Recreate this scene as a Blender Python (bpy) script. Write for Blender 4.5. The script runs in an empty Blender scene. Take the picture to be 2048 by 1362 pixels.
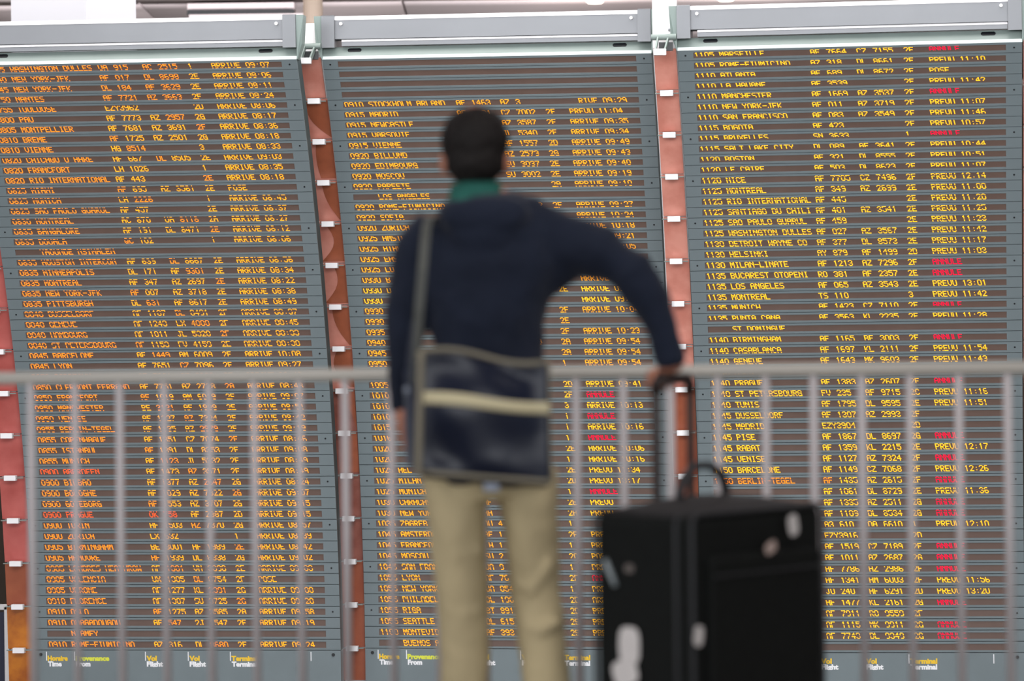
import bpy, bmesh, math, random
from mathutils import Vector, Matrix
random.seed(7)
S = bpy.context.scene
COL = S.collection
EYE = 1.18
F_PX = 6500.0
ROLL = 0.012

# ------------------------------------------------------------------ camera, world, lights, exposure
cr, sr = math.cos(ROLL), math.sin(ROLL)
cd = bpy.data.cameras.new('camera')
cd.sensor_fit = 'HORIZONTAL'; cd.sensor_width = 36.0; cd.lens = F_PX / 2048.0 * 36.0
cd.clip_start = 0.1; cd.clip_end = 300
cd.dof.use_dof = True; cd.dof.focus_distance = 22.3; cd.dof.aperture_fstop = 2.5
cam = bpy.data.objects.new('camera', cd); COL.objects.link(cam)
cam.matrix_world = Matrix(((cr, sr, 0, 0), (0, 0, -1, 0), (-sr, cr, 0, EYE), (0, 0, 0, 1)))
S.camera = cam

wd = bpy.data.worlds.new('world'); S.world = wd; wd.use_nodes = True
bg = wd.node_tree.nodes['Background']
bg.inputs[0].default_value = (0.93, 0.96, 1.0, 1); bg.inputs[1].default_value = 0.85

def area(name, loc, target, sx, sy, power, color):
    l = bpy.data.lights.new(name, 'AREA'); l.shape = 'RECTANGLE'; l.size = sx; l.size_y = sy
    l.energy = power; l.color = color
    o = bpy.data.objects.new(name, l); COL.objects.link(o); o.location = loc
    o.rotation_euler = (Vector(target) - Vector(loc)).to_track_quat('-Z', 'Y').to_euler()
    return o
area('skylight_over_boards', (0, 20.3, 4.85), (0, 21.0, 0), 10, 2.4, 330, (1.0, 0.98, 0.96))
area('skylight_behind_boards', (0, 27, 4.8), (0, 27.5, 0), 14, 4, 500, (1.0, 0.97, 0.95))
area('hall_fill_left', (-9, 6, 4.2), (2, 18, -0.5), 6, 3, 260, (0.93, 0.97, 1.0))  # added fill lamp from the left, not a window of the hall
area('ceiling_fill', (0, 31, 2.6), (0, 36, 5.2), 16, 2, 1500, (1.0, 0.97, 0.98))  # added lamp aimed upwards to brighten the ceiling, no cove there
area('fill_behind_viewer', (-1.5, -7, 2.9), (0, 14, 1.0), 14, 4.0, 600, (0.97, 0.98, 1.0))  # added frontal fill for everything facing the camera, no windows known
area('fill_over_void', (0, 12.5, 4.75), (0, 21.5, -0.8), 13, 3.5, 1150, (0.96, 0.98, 1.0))  # added lamp to brighten the board faces evenly, no skylight there
area('skylight_over_balcony', (1.2, 7.0, 4.85), (0.3, 8.6, 0.6), 3, 2, 90, (1.0, 0.96, 0.93))

S.view_settings.view_transform = 'Standard'; S.view_settings.look = 'None'
S.view_settings.gamma = 1.0; S.view_settings.use_curve_mapping = False
S.view_settings.exposure = 0.0
try:
    S.cycles.max_bounces = 6; S.cycles.diffuse_bounces = 3; S.cycles.glossy_bounces = 3
    S.cycles.transparent_max_bounces = 8
except Exception:
    pass

# ------------------------------------------------------------------ helpers
def at(px, py, d):
    "a point of the place seen at photo pixel (px, py), d metres ahead"
    xi = (px - 1024.0) / F_PX; yi = (681.0 - py) / F_PX
    a = xi * cr + yi * sr; b = -xi * sr + yi * cr
    return Vector((a * d, d, b * d + EYE))

def srgb(r, g, b):
    f = lambda c: (c / 255 / 12.92) if c / 255 <= 0.04045 else ((c / 255 + 0.055) / 1.055) ** 2.4
    return (f(r), f(g), f(b), 1)

def mat(name, col, rough=0.5, metal=0.0, noise=0.0, scale=8.0, bump=0.0, bscale=40.0, emit=None, spec=0.5, coord='Object', stretch=None, sheen=0.0, col2=None):
    m = bpy.data.materials.new(name); m.use_nodes = True
    nt = m.node_tree; b = nt.nodes['Principled BSDF']
    b.inputs['Base Color'].default_value = col; b.inputs['Roughness'].default_value = rough
    b.inputs['Metallic'].default_value = metal; b.inputs['Specular IOR Level'].default_value = spec
    if sheen: b.inputs['Sheen Weight'].default_value = sheen
    tc = nt.nodes.new('ShaderNodeTexCoord'); src = tc.outputs[coord]
    if stretch:
        mp = nt.nodes.new('ShaderNodeMapping'); mp.inputs['Scale'].default_value = stretch
        nt.links.new(src, mp.inputs[0]); src = mp.outputs[0]
    if noise:
        n = nt.nodes.new('ShaderNodeTexNoise'); n.inputs['Scale'].default_value = scale; n.inputs['Detail'].default_value = 5
        nt.links.new(src, n.inputs['Vector'])
        r = nt.nodes.new('ShaderNodeValToRGB')
        c2 = col2 or tuple(min(1, c * (1 + noise)) for c in col[:3]) + (1,)
        c1 = tuple(c * (1 - noise) for c in col[:3]) + (1,) if not col2 else col
        r.color_ramp.elements[0].position = 0.35; r.color_ramp.elements[1].position = 0.65
        r.color_ramp.elements[0].color = c1; r.color_ramp.elements[1].color = c2
        nt.links.new(n.outputs['Fac'], r.inputs[0]); nt.links.new(r.outputs[0], b.inputs['Base Color'])
    if bump:
        n = nt.nodes.new('ShaderNodeTexNoise'); n.inputs['Scale'].default_value = bscale; n.inputs['Detail'].default_value = 3
        nt.links.new(src, n.inputs['Vector'])
        bp = nt.nodes.new('ShaderNodeBump'); bp.inputs['Strength'].default_value = bump; bp.inputs['Distance'].default_value = 0.02
        nt.links.new(n.outputs['Fac'], bp.inputs['Height']); nt.links.new(bp.outputs[0], b.inputs['Normal'])
    if emit:
        b.inputs['Emission Color'].default_value = emit[0]; b.inputs['Emission Strength'].default_value = emit[1]
    return m

def emis(name, col, st):
    m = bpy.data.materials.new(name); m.use_nodes = True; nt = m.node_tree
    nt.nodes.clear(); e = nt.nodes.new('ShaderNodeEmission'); e.inputs[0].default_value = col; e.inputs[1].default_value = st
    o = nt.nodes.new('ShaderNodeOutputMaterial'); nt.links.new(e.outputs[0], o.inputs[0])
    return m

def box(bm, x0, x1, y0, y1, z0, z1, M=None):
    vs = [bm.verts.new((x, y, z)) for z in (z0, z1) for y in (y0, y1) for x in (x0, x1)]
    for f in ((0, 2, 3, 1), (4, 5, 7, 6), (0, 1, 5, 4), (2, 6, 7, 3), (0, 4, 6, 2), (1, 3, 7, 5)):
        bm.faces.new([vs[i] for i in f])
    if M is not None:
        for v in vs: v.co = M @ v.co
    return vs

def prism(bm, pts, x0, x1, M=None):
    "closed outline of (y, z) points extruded along x"
    a = [bm.verts.new((x0, y, z)) for y, z in pts]; b = [bm.verts.new((x1, y, z)) for y, z in pts]
    n = len(pts)
    for i in range(n):
        j = (i + 1) % n
        bm.faces.new((a[i], a[j], b[j], b[i]))
    bm.faces.new(list(reversed(a))); bm.faces.new(b)
    if M is not None:
        for v in a + b: v.co = M @ v.co
    return a + b

def tube(bm, pts, radii, n=12, flat=None, ref=None):
    "tapered tube through points; radii floats or (ra, rb) pairs; ref = direction of ra"
    pts = [Vector(p) for p in pts]; rings = []
    for i, p in enumerate(pts):
        t = (pts[min(i + 1, len(pts) - 1)] - pts[max(i - 1, 0)]).normalized()
        r = Vector(ref) if ref is not None else (Vector((1, 0, 0)) if abs(t.x) < 0.8 else Vector((0, 1, 0)))
        u = (r - t * r.dot(t)).normalized(); v = t.cross(u).normalized()
        ra, rb = radii[i] if isinstance(radii[i], (tuple, list)) else (radii[i], radii[i])
        rings.append([bm.verts.new(p + u * math.cos(2 * math.pi * k / n) * ra + v * math.sin(2 * math.pi * k / n) * rb) for k in range(n)])
    for a, b in zip(rings, rings[1:]):
        for k in range(n):
            bm.faces.new((a[k], a[(k + 1) % n], b[(k + 1) % n], b[k]))
    bm.faces.new(list(reversed(rings[0]))); bm.faces.new(rings[-1])

def ball(bm, c, r, rot=None, seg=16):
    M = Matrix.Translation(Vector(c)) @ (rot or Matrix.Identity(4)) @ Matrix.Diagonal((r[0], r[1], r[2], 1))
    bmesh.ops.create_uvsphere(bm, u_segments=seg, v_segments=seg // 2 + 2, radius=1, matrix=M)

def obj(name, bm, m, parent=None, smooth=False, bevel=0, **kw):
    bmesh.ops.recalc_face_normals(bm, faces=bm.faces[:])
    me = bpy.data.meshes.new(name); bm.to_mesh(me); bm.free()
    return mobj(name, me, m, parent, smooth, bevel, **kw)

def mobj(name, me, m, parent=None, smooth=False, bevel=0, **kw):
    ms = m if isinstance(m, (list, tuple)) else [m]
    if not me.materials:
        for x in ms: me.materials.append(x)
    if smooth: me.shade_smooth()
    o = bpy.data.objects.new(name, me); COL.objects.link(o)
    if parent is not None: o.parent = parent
    if bevel:
        b = o.modifiers.new('bevel', 'BEVEL'); b.width = bevel; b.segments = 3; b.limit_method = 'ANGLE'
    for k, v in kw.items(): o[k] = v
    return o

def thing(name, label, cat, M=None, group=None):
    o = bpy.data.objects.new(name, None); COL.objects.link(o); o.empty_display_size = 0.1
    if M is not None: o.matrix_world = M
    o['label'] = label; o['category'] = cat
    if group: o['group'] = group
    return o

def fuse(name, bm, m, voxel, smooth_it=6, parent=None, disp=0, dsize=0.1, **kw):
    "overlapping closed shapes grown together into one continuous skin"
    bmesh.ops.recalc_face_normals(bm, faces=bm.faces[:])
    me = bpy.data.meshes.new('t'); bm.to_mesh(me); bm.free()
    o = bpy.data.objects.new('t', me); COL.objects.link(o)
    r = o.modifiers.new('r', 'REMESH'); r.mode = 'VOXEL'; r.voxel_size = voxel; r.use_smooth_shade = True
    s = o.modifiers.new('s', 'SMOOTH'); s.factor = 0.6; s.iterations = smooth_it
    if disp:
        tx = bpy.data.textures.new('folds', 'CLOUDS'); tx.noise_scale = dsize
        d = o.modifiers.new('d', 'DISPLACE'); d.texture = tx; d.strength = disp; d.texture_coords = 'GLOBAL'; d.mid_level = 0.5
    dg = bpy.context.evaluated_depsgraph_get()
    me2 = bpy.data.meshes.new_from_object(o.evaluated_get(dg))
    me2.materials.clear()
    bpy.data.objects.remove(o); bpy.data.meshes.remove(me)
    me2.name = name
    return mobj(name, me2, m, parent, True, **kw)

# ------------------------------------------------------------------ materials
M_face = mat('board_grey_paint', srgb(114, 125, 129), 0.42, noise=0.05, scale=3, bump=0.03, bscale=12)
M_house = mat('board_housing_dark', srgb(58, 72, 74), 0.6)
M_win = mat('display_window_smoked', srgb(104, 84, 76), 0.35, noise=0.06, scale=5, spec=0.5)
M_hole = mat('screw_dark', srgb(22, 26, 30), 0.5)
M_hoodgrey = mat('brushed_alu_grey', srgb(112, 114, 118), 0.38, metal=0.25, noise=0.05, scale=2)
M_hoodlite = mat('pale_green_grey_paint', srgb(126, 138, 134), 0.4, noise=0.04, scale=4, bump=0.05)
M_edge = mat('edge_highlight', srgb(214, 226, 226), 0.4, noise=0.08, scale=12)  # pale colour of the painted highlight along the fascia's lower edge
M_hoodgreen = mat('green_grey_side_paint', srgb(128, 142, 138), 0.45)
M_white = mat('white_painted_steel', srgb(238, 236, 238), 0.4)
M_black = mat('slot_black', srgb(10, 14, 20), 0.4)
M_or = emis('led_orange', (1.0, 0.26, 0.02, 1), 1.7)
M_am = emis('led_amber', (1.0, 0.38, 0.018, 1), 1.75)
M_ye = emis('led_yellow', (1.0, 0.50, 0.02, 1), 1.75)
M_ro = emis('led_red_orange', (1.0, 0.11, 0.03, 1), 1.5)
M_re = emis('led_red', (1.0, 0.006, 0.05, 1), 1.4)
M_hy = mat('print_yellow', srgb(245, 200, 45), 0.5)
M_hg = mat('print_yellow_green', srgb(225, 228, 70), 0.5)
M_hw = mat('print_white', srgb(245, 245, 248), 0.5)
M_salmon = mat('red_panel_salmon', srgb(216, 146, 130), 0.4, noise=0.12, scale=7, bump=0.05, bscale=20, col2=srgb(198, 124, 108))
M_redbrown = mat('red_panel_browner', srgb(160, 88, 60), 0.35, noise=0.15, scale=6, col2=srgb(146, 74, 50))
M_brown = mat('red_panel_brown', srgb(128, 70, 58), 0.3, noise=0.2, scale=9, col2=srgb(150, 92, 80))
M_crims = mat('red_panel_crimson', srgb(196, 104, 98), 0.3, noise=0.12, scale=5, col2=srgb(178, 84, 78))
M_amber = mat('amber_panel', srgb(196, 116, 28), 0.2, noise=0.2, scale=9, col2=srgb(160, 84, 20))
M_film = mat('reflection_film', srgb(158, 86, 58), 0.4, noise=0.1, scale=14)
M_rail = mat('railing_grey_paint', srgb(186, 182, 174), 0.45)
M_bar = mat('baluster_grey_paint', srgb(190, 184, 186), 0.45)
M_floor = mat('terrazzo_floor', srgb(150, 146, 140), 0.35, noise=0.1, scale=30)
M_low = mat('lower_hall_floor', srgb(140, 136, 130), 0.4, noise=0.1, scale=2)
M_ceil = mat('ceiling_panel', srgb(204, 193, 194), 0.7, noise=0.08, scale=0.25)
M_wall = mat('wall_dark', srgb(96, 84, 74), 0.7, noise=0.15, scale=0.3)

# ------------------------------------------------------------------ the hall
def struct(name, bm, m, parent=None):
    o = obj(name, bm, m, parent)
    if parent is None: o['kind'] = 'structure'
    return o
bm = bmesh.new(); box(bm, -14, 14, -8, 10.0, -0.35, 0.0); struct('floor', bm, M_floor)
bm = bmesh.new(); box(bm, -30, 30, 10.0, 62, -4.9, -4.7); lowf = struct('floor_lower_hall', bm, M_low)
ceil = bmesh.new(); box(ceil, -30, 30, -8, 62, 5.16, 5.4); cl = struct('ceiling', ceil, M_ceil)
# ceiling panels that can be told apart where the ceiling shows above the boards
pan = {}
def ceil_panel(x0, x1, y0, y1, sag):
    bm = bmesh.new(); n = 8; lo = []; hi = []
    for i in range(n + 1):
        y = y0 + (y1 - y0) * i / n
        z = 5.10 - sag * math.sin(math.pi * i / n)
        lo.append((bm.verts.new((x0, y, z)), bm.verts.new((x1, y, z))))
        hi.append((bm.verts.new((x0, y, 5.15)), bm.verts.new((x1, y, 5.15))))
    for i in range(n):
        bm.faces.new((lo[i][0], lo[i][1], lo[i + 1][1], lo[i + 1][0]))
        bm.faces.new((hi[i][0], hi[i + 1][0], hi[i + 1][1], hi[i][1]))
        bm.faces.new((lo[i][0], lo[i + 1][0], hi[i + 1][0], hi[i][0]))
        bm.faces.new((lo[i][1], hi[i][1], hi[i + 1][1], lo[i + 1][1]))
    bm.faces.new((lo[0][0], hi[0][0], hi[0][1], lo[0][1])); bm.faces.new((lo[n][0], lo[n][1], hi[n][1], hi[n][0]))
    obj('ceiling_panel', bm, M_ceil, cl, True)
for ix in range(-5, 6):
    for y0, y1 in ((12, 22), (22.05, 32), (32.05, 37.4), (37.45, 41), (41.05, 50), (50.05, 61)):
        ceil_panel(ix * 3.02 - 1.2, ix * 3.02 + 1.79, y0, y1, 0.018)
bm = bmesh.new(); box(bm, -30, 30, 61.6, 62, -4.7, 5.2); struct('wall_back', bm, M_wall)
bm = bmesh.new(); box(bm, -14.2, -14, 9.4, 62, -4.7, 5.2); struct('wall_left', bm, M_wall)
bm = bmesh.new(); box(bm, 13.9, 14.1, 9.4, 62, -4.7, 5.2); struct('wall_right', bm, M_wall)

# white boxed duct hanging from the ceiling, far behind the first board
t = thing('ceiling_duct', 'white boxed duct hanging from the ceiling behind the leftmost board', 'duct', Matrix.Translation((-4.12, 27.3, 3.6)))
bm = bmesh.new()
v = [(-0.10, 0.3), (0.58, -0.05), (0.96, 0.30), (0.3, 0.7)]
a = [bm.verts.new((x, y, 0)) for x, y in v]; b = [bm.verts.new((x, y, 1.5)) for x, y in v]
for i in range(4): bm.faces.new((a[i], a[(i + 1) % 4], b[(i + 1) % 4], b[i]))
bm.faces.new(a[::-1]); bm.faces.new(b); obj('casing', bm, mat('duct_white', srgb(205, 205, 212), 0.5), t)
bm = bmesh.new(); box(bm, 0.1, 0.75, 0.1, 0.5, 1.45, 1.56); obj('mounting_flange', bm, M_hoodgrey, t)

# long dark air slot with a beige lip in the ceiling
p0 = at(375, 24, 37.0); p1 = at(588, 22, 37.0)
L = p1.x - p0.x; X, Y, Z = p0.x, 37.0, 4.90
bm = bmesh.new(); box(bm, X, X + L, Y - 0.05, Y + 0.1, Z + 0.03, Z + 0.08); sl_ = obj('air_slot', bm, M_black, cl)
bm = bmesh.new(); box(bm, X + 0.02, X + L + 0.2, Y - 0.03, Y + 0.2, Z - 0.05, Z + 0.03); obj('slot_lip', bm, M_ceil, sl_)
bm = bmesh.new(); box(bm, X, X + L, Y, Y + 0.3, Z + 0.08, Z + 0.16); obj('back_box', bm, M_ceil, sl_)
# round beige column behind the first gap
M_col = mat('beige_column', srgb(100, 89, 78), 0.6, noise=0.05, scale=1)
p = at(626, 40, 33.0)
bm = bmesh.new(); tube(bm, [(p.x, 33, -4.7), (p.x, 33, 5.15)], [0.10, 0.10], 24); o = struct('column', bm, M_col)

for i, (px, py, d, side) in enumerate(((1190, 8, 37.0, 'above the middle board'), (1452, 6, 36.9, 'above the rightmost board'))):
    p = at(px, py, d)
    t = thing('ceiling_downlight', ('round lit downlight in the ceiling above the right end of the middle board', 'round lit downlight in the ceiling above the left part of the rightmost board')[i], 'ceiling light', Matrix.Translation((p.x, d, 5.02)), 'ceiling downlights')
    bm = bmesh.new(); tube(bm, [(0, 0, 0.0), (0, 0, 0.12)], [0.10, 0.10], 20); obj('trim_ring', bm, M_white, t)
    bm = bmesh.new(); tube(bm, [(0, 0, -0.012), (0, 0, 0.002)], [0.08, 0.08], 20); obj('lamp', bm, emis('downlight_glow', (1, 0.8, 0.62, 1), 7), t)
    pl = bpy.data.lights.new('downlight', 'POINT'); pl.energy = 14; pl.color = (1, 0.8, 0.68); pl.shadow_soft_size = 0.1
    lo = bpy.data.objects.new('downlight_bulb', pl); COL.objects.link(lo); lo.parent = t; lo.location = (0, 0, -0.2)

# ------------------------------------------------------------------ arrival boards
GL = '''A01110 10001 10001 11111 10001 10001 10001
B11110 10001 10001 11110 10001 10001 11110
C01110 10001 10000 10000 10000 10001 01110
D11110 10001 10001 10001 10001 10001 11110
E11111 10000 10000 11110 10000 10000 11111
F11111 10000 10000 11110 10000 10000 10000
G01110 10001 10000 10111 10001 10001 01111
H10001 10001 10001 11111 10001 10001 10001
I01110 00100 00100 00100 00100 00100 01110
J00111 00010 00010 00010 00010 10010 01100
K10001 10010 10100 11000 10100 10010 10001
L10000 10000 10000 10000 10000 10000 11111
M10001 11011 10101 10101 10001 10001 10001
N10001 11001 10101 10011 10001 10001 10001
O01110 10001 10001 10001 10001 10001 01110
P11110 10001 10001 11110 10000 10000 10000
Q01110 10001 10001 10001 10101 10010 01101
R11110 10001 10001 11110 10100 10010 10001
S01111 10000 10000 01110 00001 00001 11110
T11111 00100 00100 00100 00100 00100 00100
U10001 10001 10001 10001 10001 10001 01110
V10001 10001 10001 10001 10001 01010 00100
W10001 10001 10001 10101 10101 11011 10001
X10001 10001 01010 00100 01010 10001 10001
Y10001 10001 01010 00100 00100 00100 00100
Z11111 00001 00010 00100 01000 10000 11111
001110 10001 10001 10001 10001 10001 01110
100100 01100 00100 00100 00100 00100 00100
201110 10001 00001 00010 00100 01000 11111
301110 10001 00001 00110 00001 10001 01110
400010 00110 01010 10010 11111 00010 00010
511111 10000 11110 00001 00001 10001 01110
601110 10000 10000 11110 10001 10001 01110
711111 00001 00010 00100 00100 01000 01000
801110 10001 10001 01110 10001 10001 01110
901110 10001 10001 01111 00001 00001 01110
-00000 00000 00000 11111 00000 00000 00000
:00000 00000 00100 00000 00000 00100 00000'''
FONT = {l[0]: [[i for i, c in enumerate(r) if c == '1'] for r in l[1:].split(' ')] for l in GL.split('\n')}
SLOTS = ((.2, 5.25, 23.5, 26.7, 32.65, 35.85, 41.95, 46.8), (.2, 5.25, 23.5, 26.7, 32.65, 35.85, 41.95, 46.8), (.1, 5.05, 23.0, 26.2, 32.1, 35.35, 41.35, 46.3))
# time|place|flight|number|flight|number|terminal|status|hour
B1 = '''0735|WASHINGTON DULLES|UA|915|AC|2515|1|A|09:07
0740|NEW YORK-JFK|AF|017|DL|8698|2E|A|08:06
0745|NEW YORK-JFK|DL|184|AF|3629|2E|A|08:11
0750|NANTES|AF|7721|AZ|3663|2F|A|08:24
0755|TOULOUSE|EZY3962||||2D|A|08:06
0800|PAU|AF|7773|AZ|2957|2G|A|08:17
0805|MONTPELLIER|AF|7681|AZ|3691|2F|A|08:36
0810|BREME|AF|1725|AZ|2501|2G|A|08:18
0810|VIENNE|HG|8514|||3|A|08:33
0820|CHICAGO O HARE|AF|667|DL|8505|2E|A|09:03
0820|FRANCFORT|LH|1026|||1|A|08:35
0820|RIO INTERNATIONAL|AF|443|||2E|A|08:18
0825|MIAMI|AF|695|AZ|3561|2E|S|
0825|MUNICH|LH|2226|||1|A|08:45
0825|SAO PAULO GUARUL|AF|457|||2E|A|08:37
0830|MONTREAL|AC|870|UA|8118|2A|A|08:27
0835|BANGALORE|AF|191|DL|8471|2E|A|08:12
0835|DOUALA|QC|102|||1|A|08:06
|YAOUNDE NSIMALEN|||||||
0835|HOUSTON INTERCON|AF|639|DL|8667|2E|A|08:56
0835|MINNEAPOLIS|DL|171|AF|9301|2E|A|08:34
0835|MONTREAL|AF|347|AZ|2697|2E|A|08:22
0835|NEW YORK-JFK|AF|007|AZ|3718|2E|A|08:38
0835|PITTSBURGH|DL|631|AF|8617|2E|A|08:49
0840|DUSSELDORF|AF|1107|DL|8491|2F|A|08:37
0840|GENEVE|AF|1243|LX|4880|2F|A|08:45
0840|HAMBOURG|AF|1811|JL|5328|2F|A|08:33
0840|ST PETERSBOURG|AF|1153|FV|4159|2E|A|08:38
0845|BARCELONE|AF|1449|AM|6009|2F|A|10:08
0845|LYON|AF|7651|CZ|7096|2F|A|09:27
0850|BORDEAUX|AF|7821|CZ|2229|2F|A|08:48
0850|CLERMONT FERRAND|AF|7751|AZ|2728|2A|A|08:48
0850|FRANCFORT|AF|1019|AM|6019|2F|A|09:07
0850|MANCHESTER|BE|3131|AF|1999|2E|A|08:51
0850|VENISE|AF|1327|AZ|7324|2F|A|08:42
0855|BERLIN-TEGEL|AF|1135|AZ|2879|2F|A|09:19
0855|COPENHAGUE|AF|1351|CZ|7074|2F|A|08:46
0855|ISTANBUL|AF|1391|DL|8353|2F|A|09:08
0855|MUNICH|AF|1123|JL|5332|2F|A|08:49
0900|ABERDEEN|AF|1473|AZ|3571|2F|A|08:49
0900|BILBAO|AF|1377|AZ|2647|2G|A|08:24
0900|BOLOGNE|AF|1029|AZ|7322|2G|A|09:07
0900|GOTEBORG|AF|1553|AZ|3707|2G|A|09:15
0900|PRAGUE|OK|758|AF|2387|2D|A|09:15
0900|TURIN|AF|1503|AZ|7370|2G|A|08:57
0900|ZURICH|LX|632|||1|A|08:39
0905|BIRMINGHAM|BE|3001|AF|1989|2E|A|08:42
0905|HANOVRE|AF|1939|DL|8338|2G|A|09:02
0905|LONDRES HEATHROW|AF|1381|VN|3090|2E|A|09:03
0905|VALENCIA|UX|1305|DL|8754|2F|S|
0905|VERONE|AF|1277|KL|2391|2G|A|09:00
0910|FLORENCE|AF|1307|SU|3725|2G|A|09:28
0910|OSLO|AF|1275|AZ|3585|2A|A|09:58
0910|OUAGADOUGOU|AF|547|2J|1547|2F|A|09:19
|NIAMEY|||||||
0910|ROME-FIUMICINO|AZ|316|DL|8680|2F|A|09:24'''
B2 = '''|
|
|
|
0910|STOCKHOLM ARLAND|AF|1463|AZ|3||R|09:29
0915|MADRID|AF|1401|CZ|7002|2F|P|11:04
0915|NEWCASTLE|||AZ|3587|2F|A|09:35
0915|VARSOVIE|||JL|5340|2F|A|09:34
0915|VIENNE|||AF|1557|2D|A|09:49
0920|BILLUND|||AZ|2573|2G|A|09:43
0920|EDIMBOURG|||SU|3037|2E|A|09:40
0920|MOSCOU|||SU|3002|2E|A|09:19
0920|PAPEETE|||||2A|A|09:10
|LOS ANGELES|||||||
0920|ROME-FIUMICINO||||3053|2F|A|09:27
0920|SOFIA||||||A|10:24
0920|ZURICH||||||A|10:18
0925|AMSTERDAM|||||||09:21
0925|ATHENES|||||||09:05
0925|EAS|||||||
0925|LO|||||||
0930|B||||||A|
0930|D|||||2E|A|09:2
0930|||||||A|09:2
0930|||||3|2F|A|10:04
0930||||||2E||
0935|||||4|2F|A|10:23
0940|||||79|2A|A|09:54
0945||||||2A|A|09:54
0950||||||1|A|09:54
|||||||
1005|||||7|2D|A|09:41
1010|||||73|2F|N|
1010||||||3|A|10:13
1010||||||1|N|
1015||||||1|A|10:16
1016||||||1|N|
1020|||||33|2E|A|10:06
1020||||||1|A|10:16
1025|HEL||||8|2E|P|11:34
1025|MILAN|||||2D|P|13:17
1025|MUNICH|LH||||1|N|
1030|CARACAS|AF||||2E|P|
1030|NEW YORK|AA||||2A|P|
1035|ZAGREB|OU|4|||1||
1045|AMSTERDAM|AF|1|||2F|P|
1045|FRANCFORT|LH|1|||1|P|
1045|MOSCOU|SU|2|||2C|S|
1045|SAN FRANCISCO|UA|9|||1|P|
1055|LYON|AF|76|||2F|N|
1055|NEW YORK|UA|054|||1|P|
1055|PHILADELPHIA|DL|196|||2E|A|
1055|RIGA|BT|891|||2D|P|
1055|SEATTLE|DL|615|||2E|P|
1100|MONTEVIDEO|AF|393|||2E|P|
|BUENOS AIRES|||||||'''
B3 = '''1105|MARSEILLE|AF|7664|CZ|7155|2F|N|
1105|ROME-FIUMICINO|AZ|318|DL|8661|2F|P|11:10
1110|ATLANTA|AF|689|DL|8672|2F|S|
1110|LA HAVANE|AF|3539|||2F|P|11:42
1110|MANCHESTER|AF|1669|AZ|3537|2F|N|
1110|NEW YORK-JFK|AF|011|AZ|3719|2F|P|11:07
1110|SAN FRANCISCO|AF|083|AZ|3549|2F|P|11:46
1115|BOGOTA|AF|423|||2F|P|10:57
1115|BRUXELLES|SN|3633|||1|N|
1115|SALT LAKE CITY|DL|089|AF|3641|2F|P|10:44
1120|BOSTON|AF|321|DL|8555|2F|P|10:51
1120|LE CAIRE|AF|503|DL|8623|2F|P|11:07
1120|NICE|AF|7705|CZ|7496|2F|P|12:14
1125|MONTREAL|AF|349|AZ|2699|2E|P|11:00
1125|RIO INTERNATIONAL|AF|445|||2E|P|11:20
1125|SANTIAGO DU CHILI|AF|401|AZ|3541|2E|P|11:25
1125|SAO PAULO GUARUL|AF|459|||2E|P|11:23
1125|WASHINGTON DULLES|AF|027|AZ|3567|2E|P|11:42
1130|DETROIT WAYNE CO|AF|377|DL|8573|2E|P|11:17
1130|HELSINKI|AY|879|AF|1499|2D|P|11:03
1130|MILAN-LINATE|AF|1213|AZ|7296|2F|N|
1135|BUCAREST OTOPENI|RO|381|AF|2357|2E|N|
1135|LOS ANGELES|AF|065|AZ|3543|2E|P|13:01
1135|MONTREAL|TS|110|||3|P|11:42
1135|MUNICH|AF|1423|CZ|7110|2F|N|
1135|PUNTA CANA|AF|3563|KL|2235|2F|P|11:28
|ST DOMINGUE|||||||
1140|BIRMINGHAM|AF|1165|BE|3003|2F|N|
1140|CASABLANCA|AF|1697|KL|2111|2F|P|11:54
1140|GENEVE|AF|1643|MK|9603|2F|P|11:43
1140|OSLO|AF|1275|AZ|2607|2F|P|11:28
1140|PRAGUE|AF|1383|AZ|2607|2F|N|
1140|ST PETERSBOURG|FV|235|AF|9715|2C|P|11:16
1140|TUNIS|AF|1795|DL|9595|2E|P|11:51
1145|DUSSELDORF|AF|1307|AZ|2993|2F||
1145|MADRID|EZY3904||||2D||
1145|PISE|AF|1867|DL|8697|2G|N|
1145|RABAT|AF|1359|KL|2215|2E|P|12:17
1145|VENISE|AF|1127|AZ|7324|2F|N|
1150|BARCELONE|AF|1149|CZ|7068|2F|P|12:26
1150|BERLIN-TEGEL|AF|1435|AZ|2615|2F|N|
||AF|1061|DL|8729|2E|P|11:36
||AF|1335|AZ|2511|2G|N|
||AF|1109|DL|8534|2G|N|
||A3|610|OA|6610|1|P|12:10
||EZY3916||||2D||
||AF|1519|CZ|7189|2F|N|
||AF|1011|AZ|2687|2G|N|
||AF|7786|AZ|2986|2F|N|
||AF|1341|AM|6003|2F|P|11:56
||JU|240|AF|6291|2D|P|13:20
||AF|1477|KL|2161|2G|N|
||AF|7911|RO|9559|2F||
||AF|1115|MK|9911|2G|N|
||AF|7743|DL|9349|2G|N|
|'''
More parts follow.
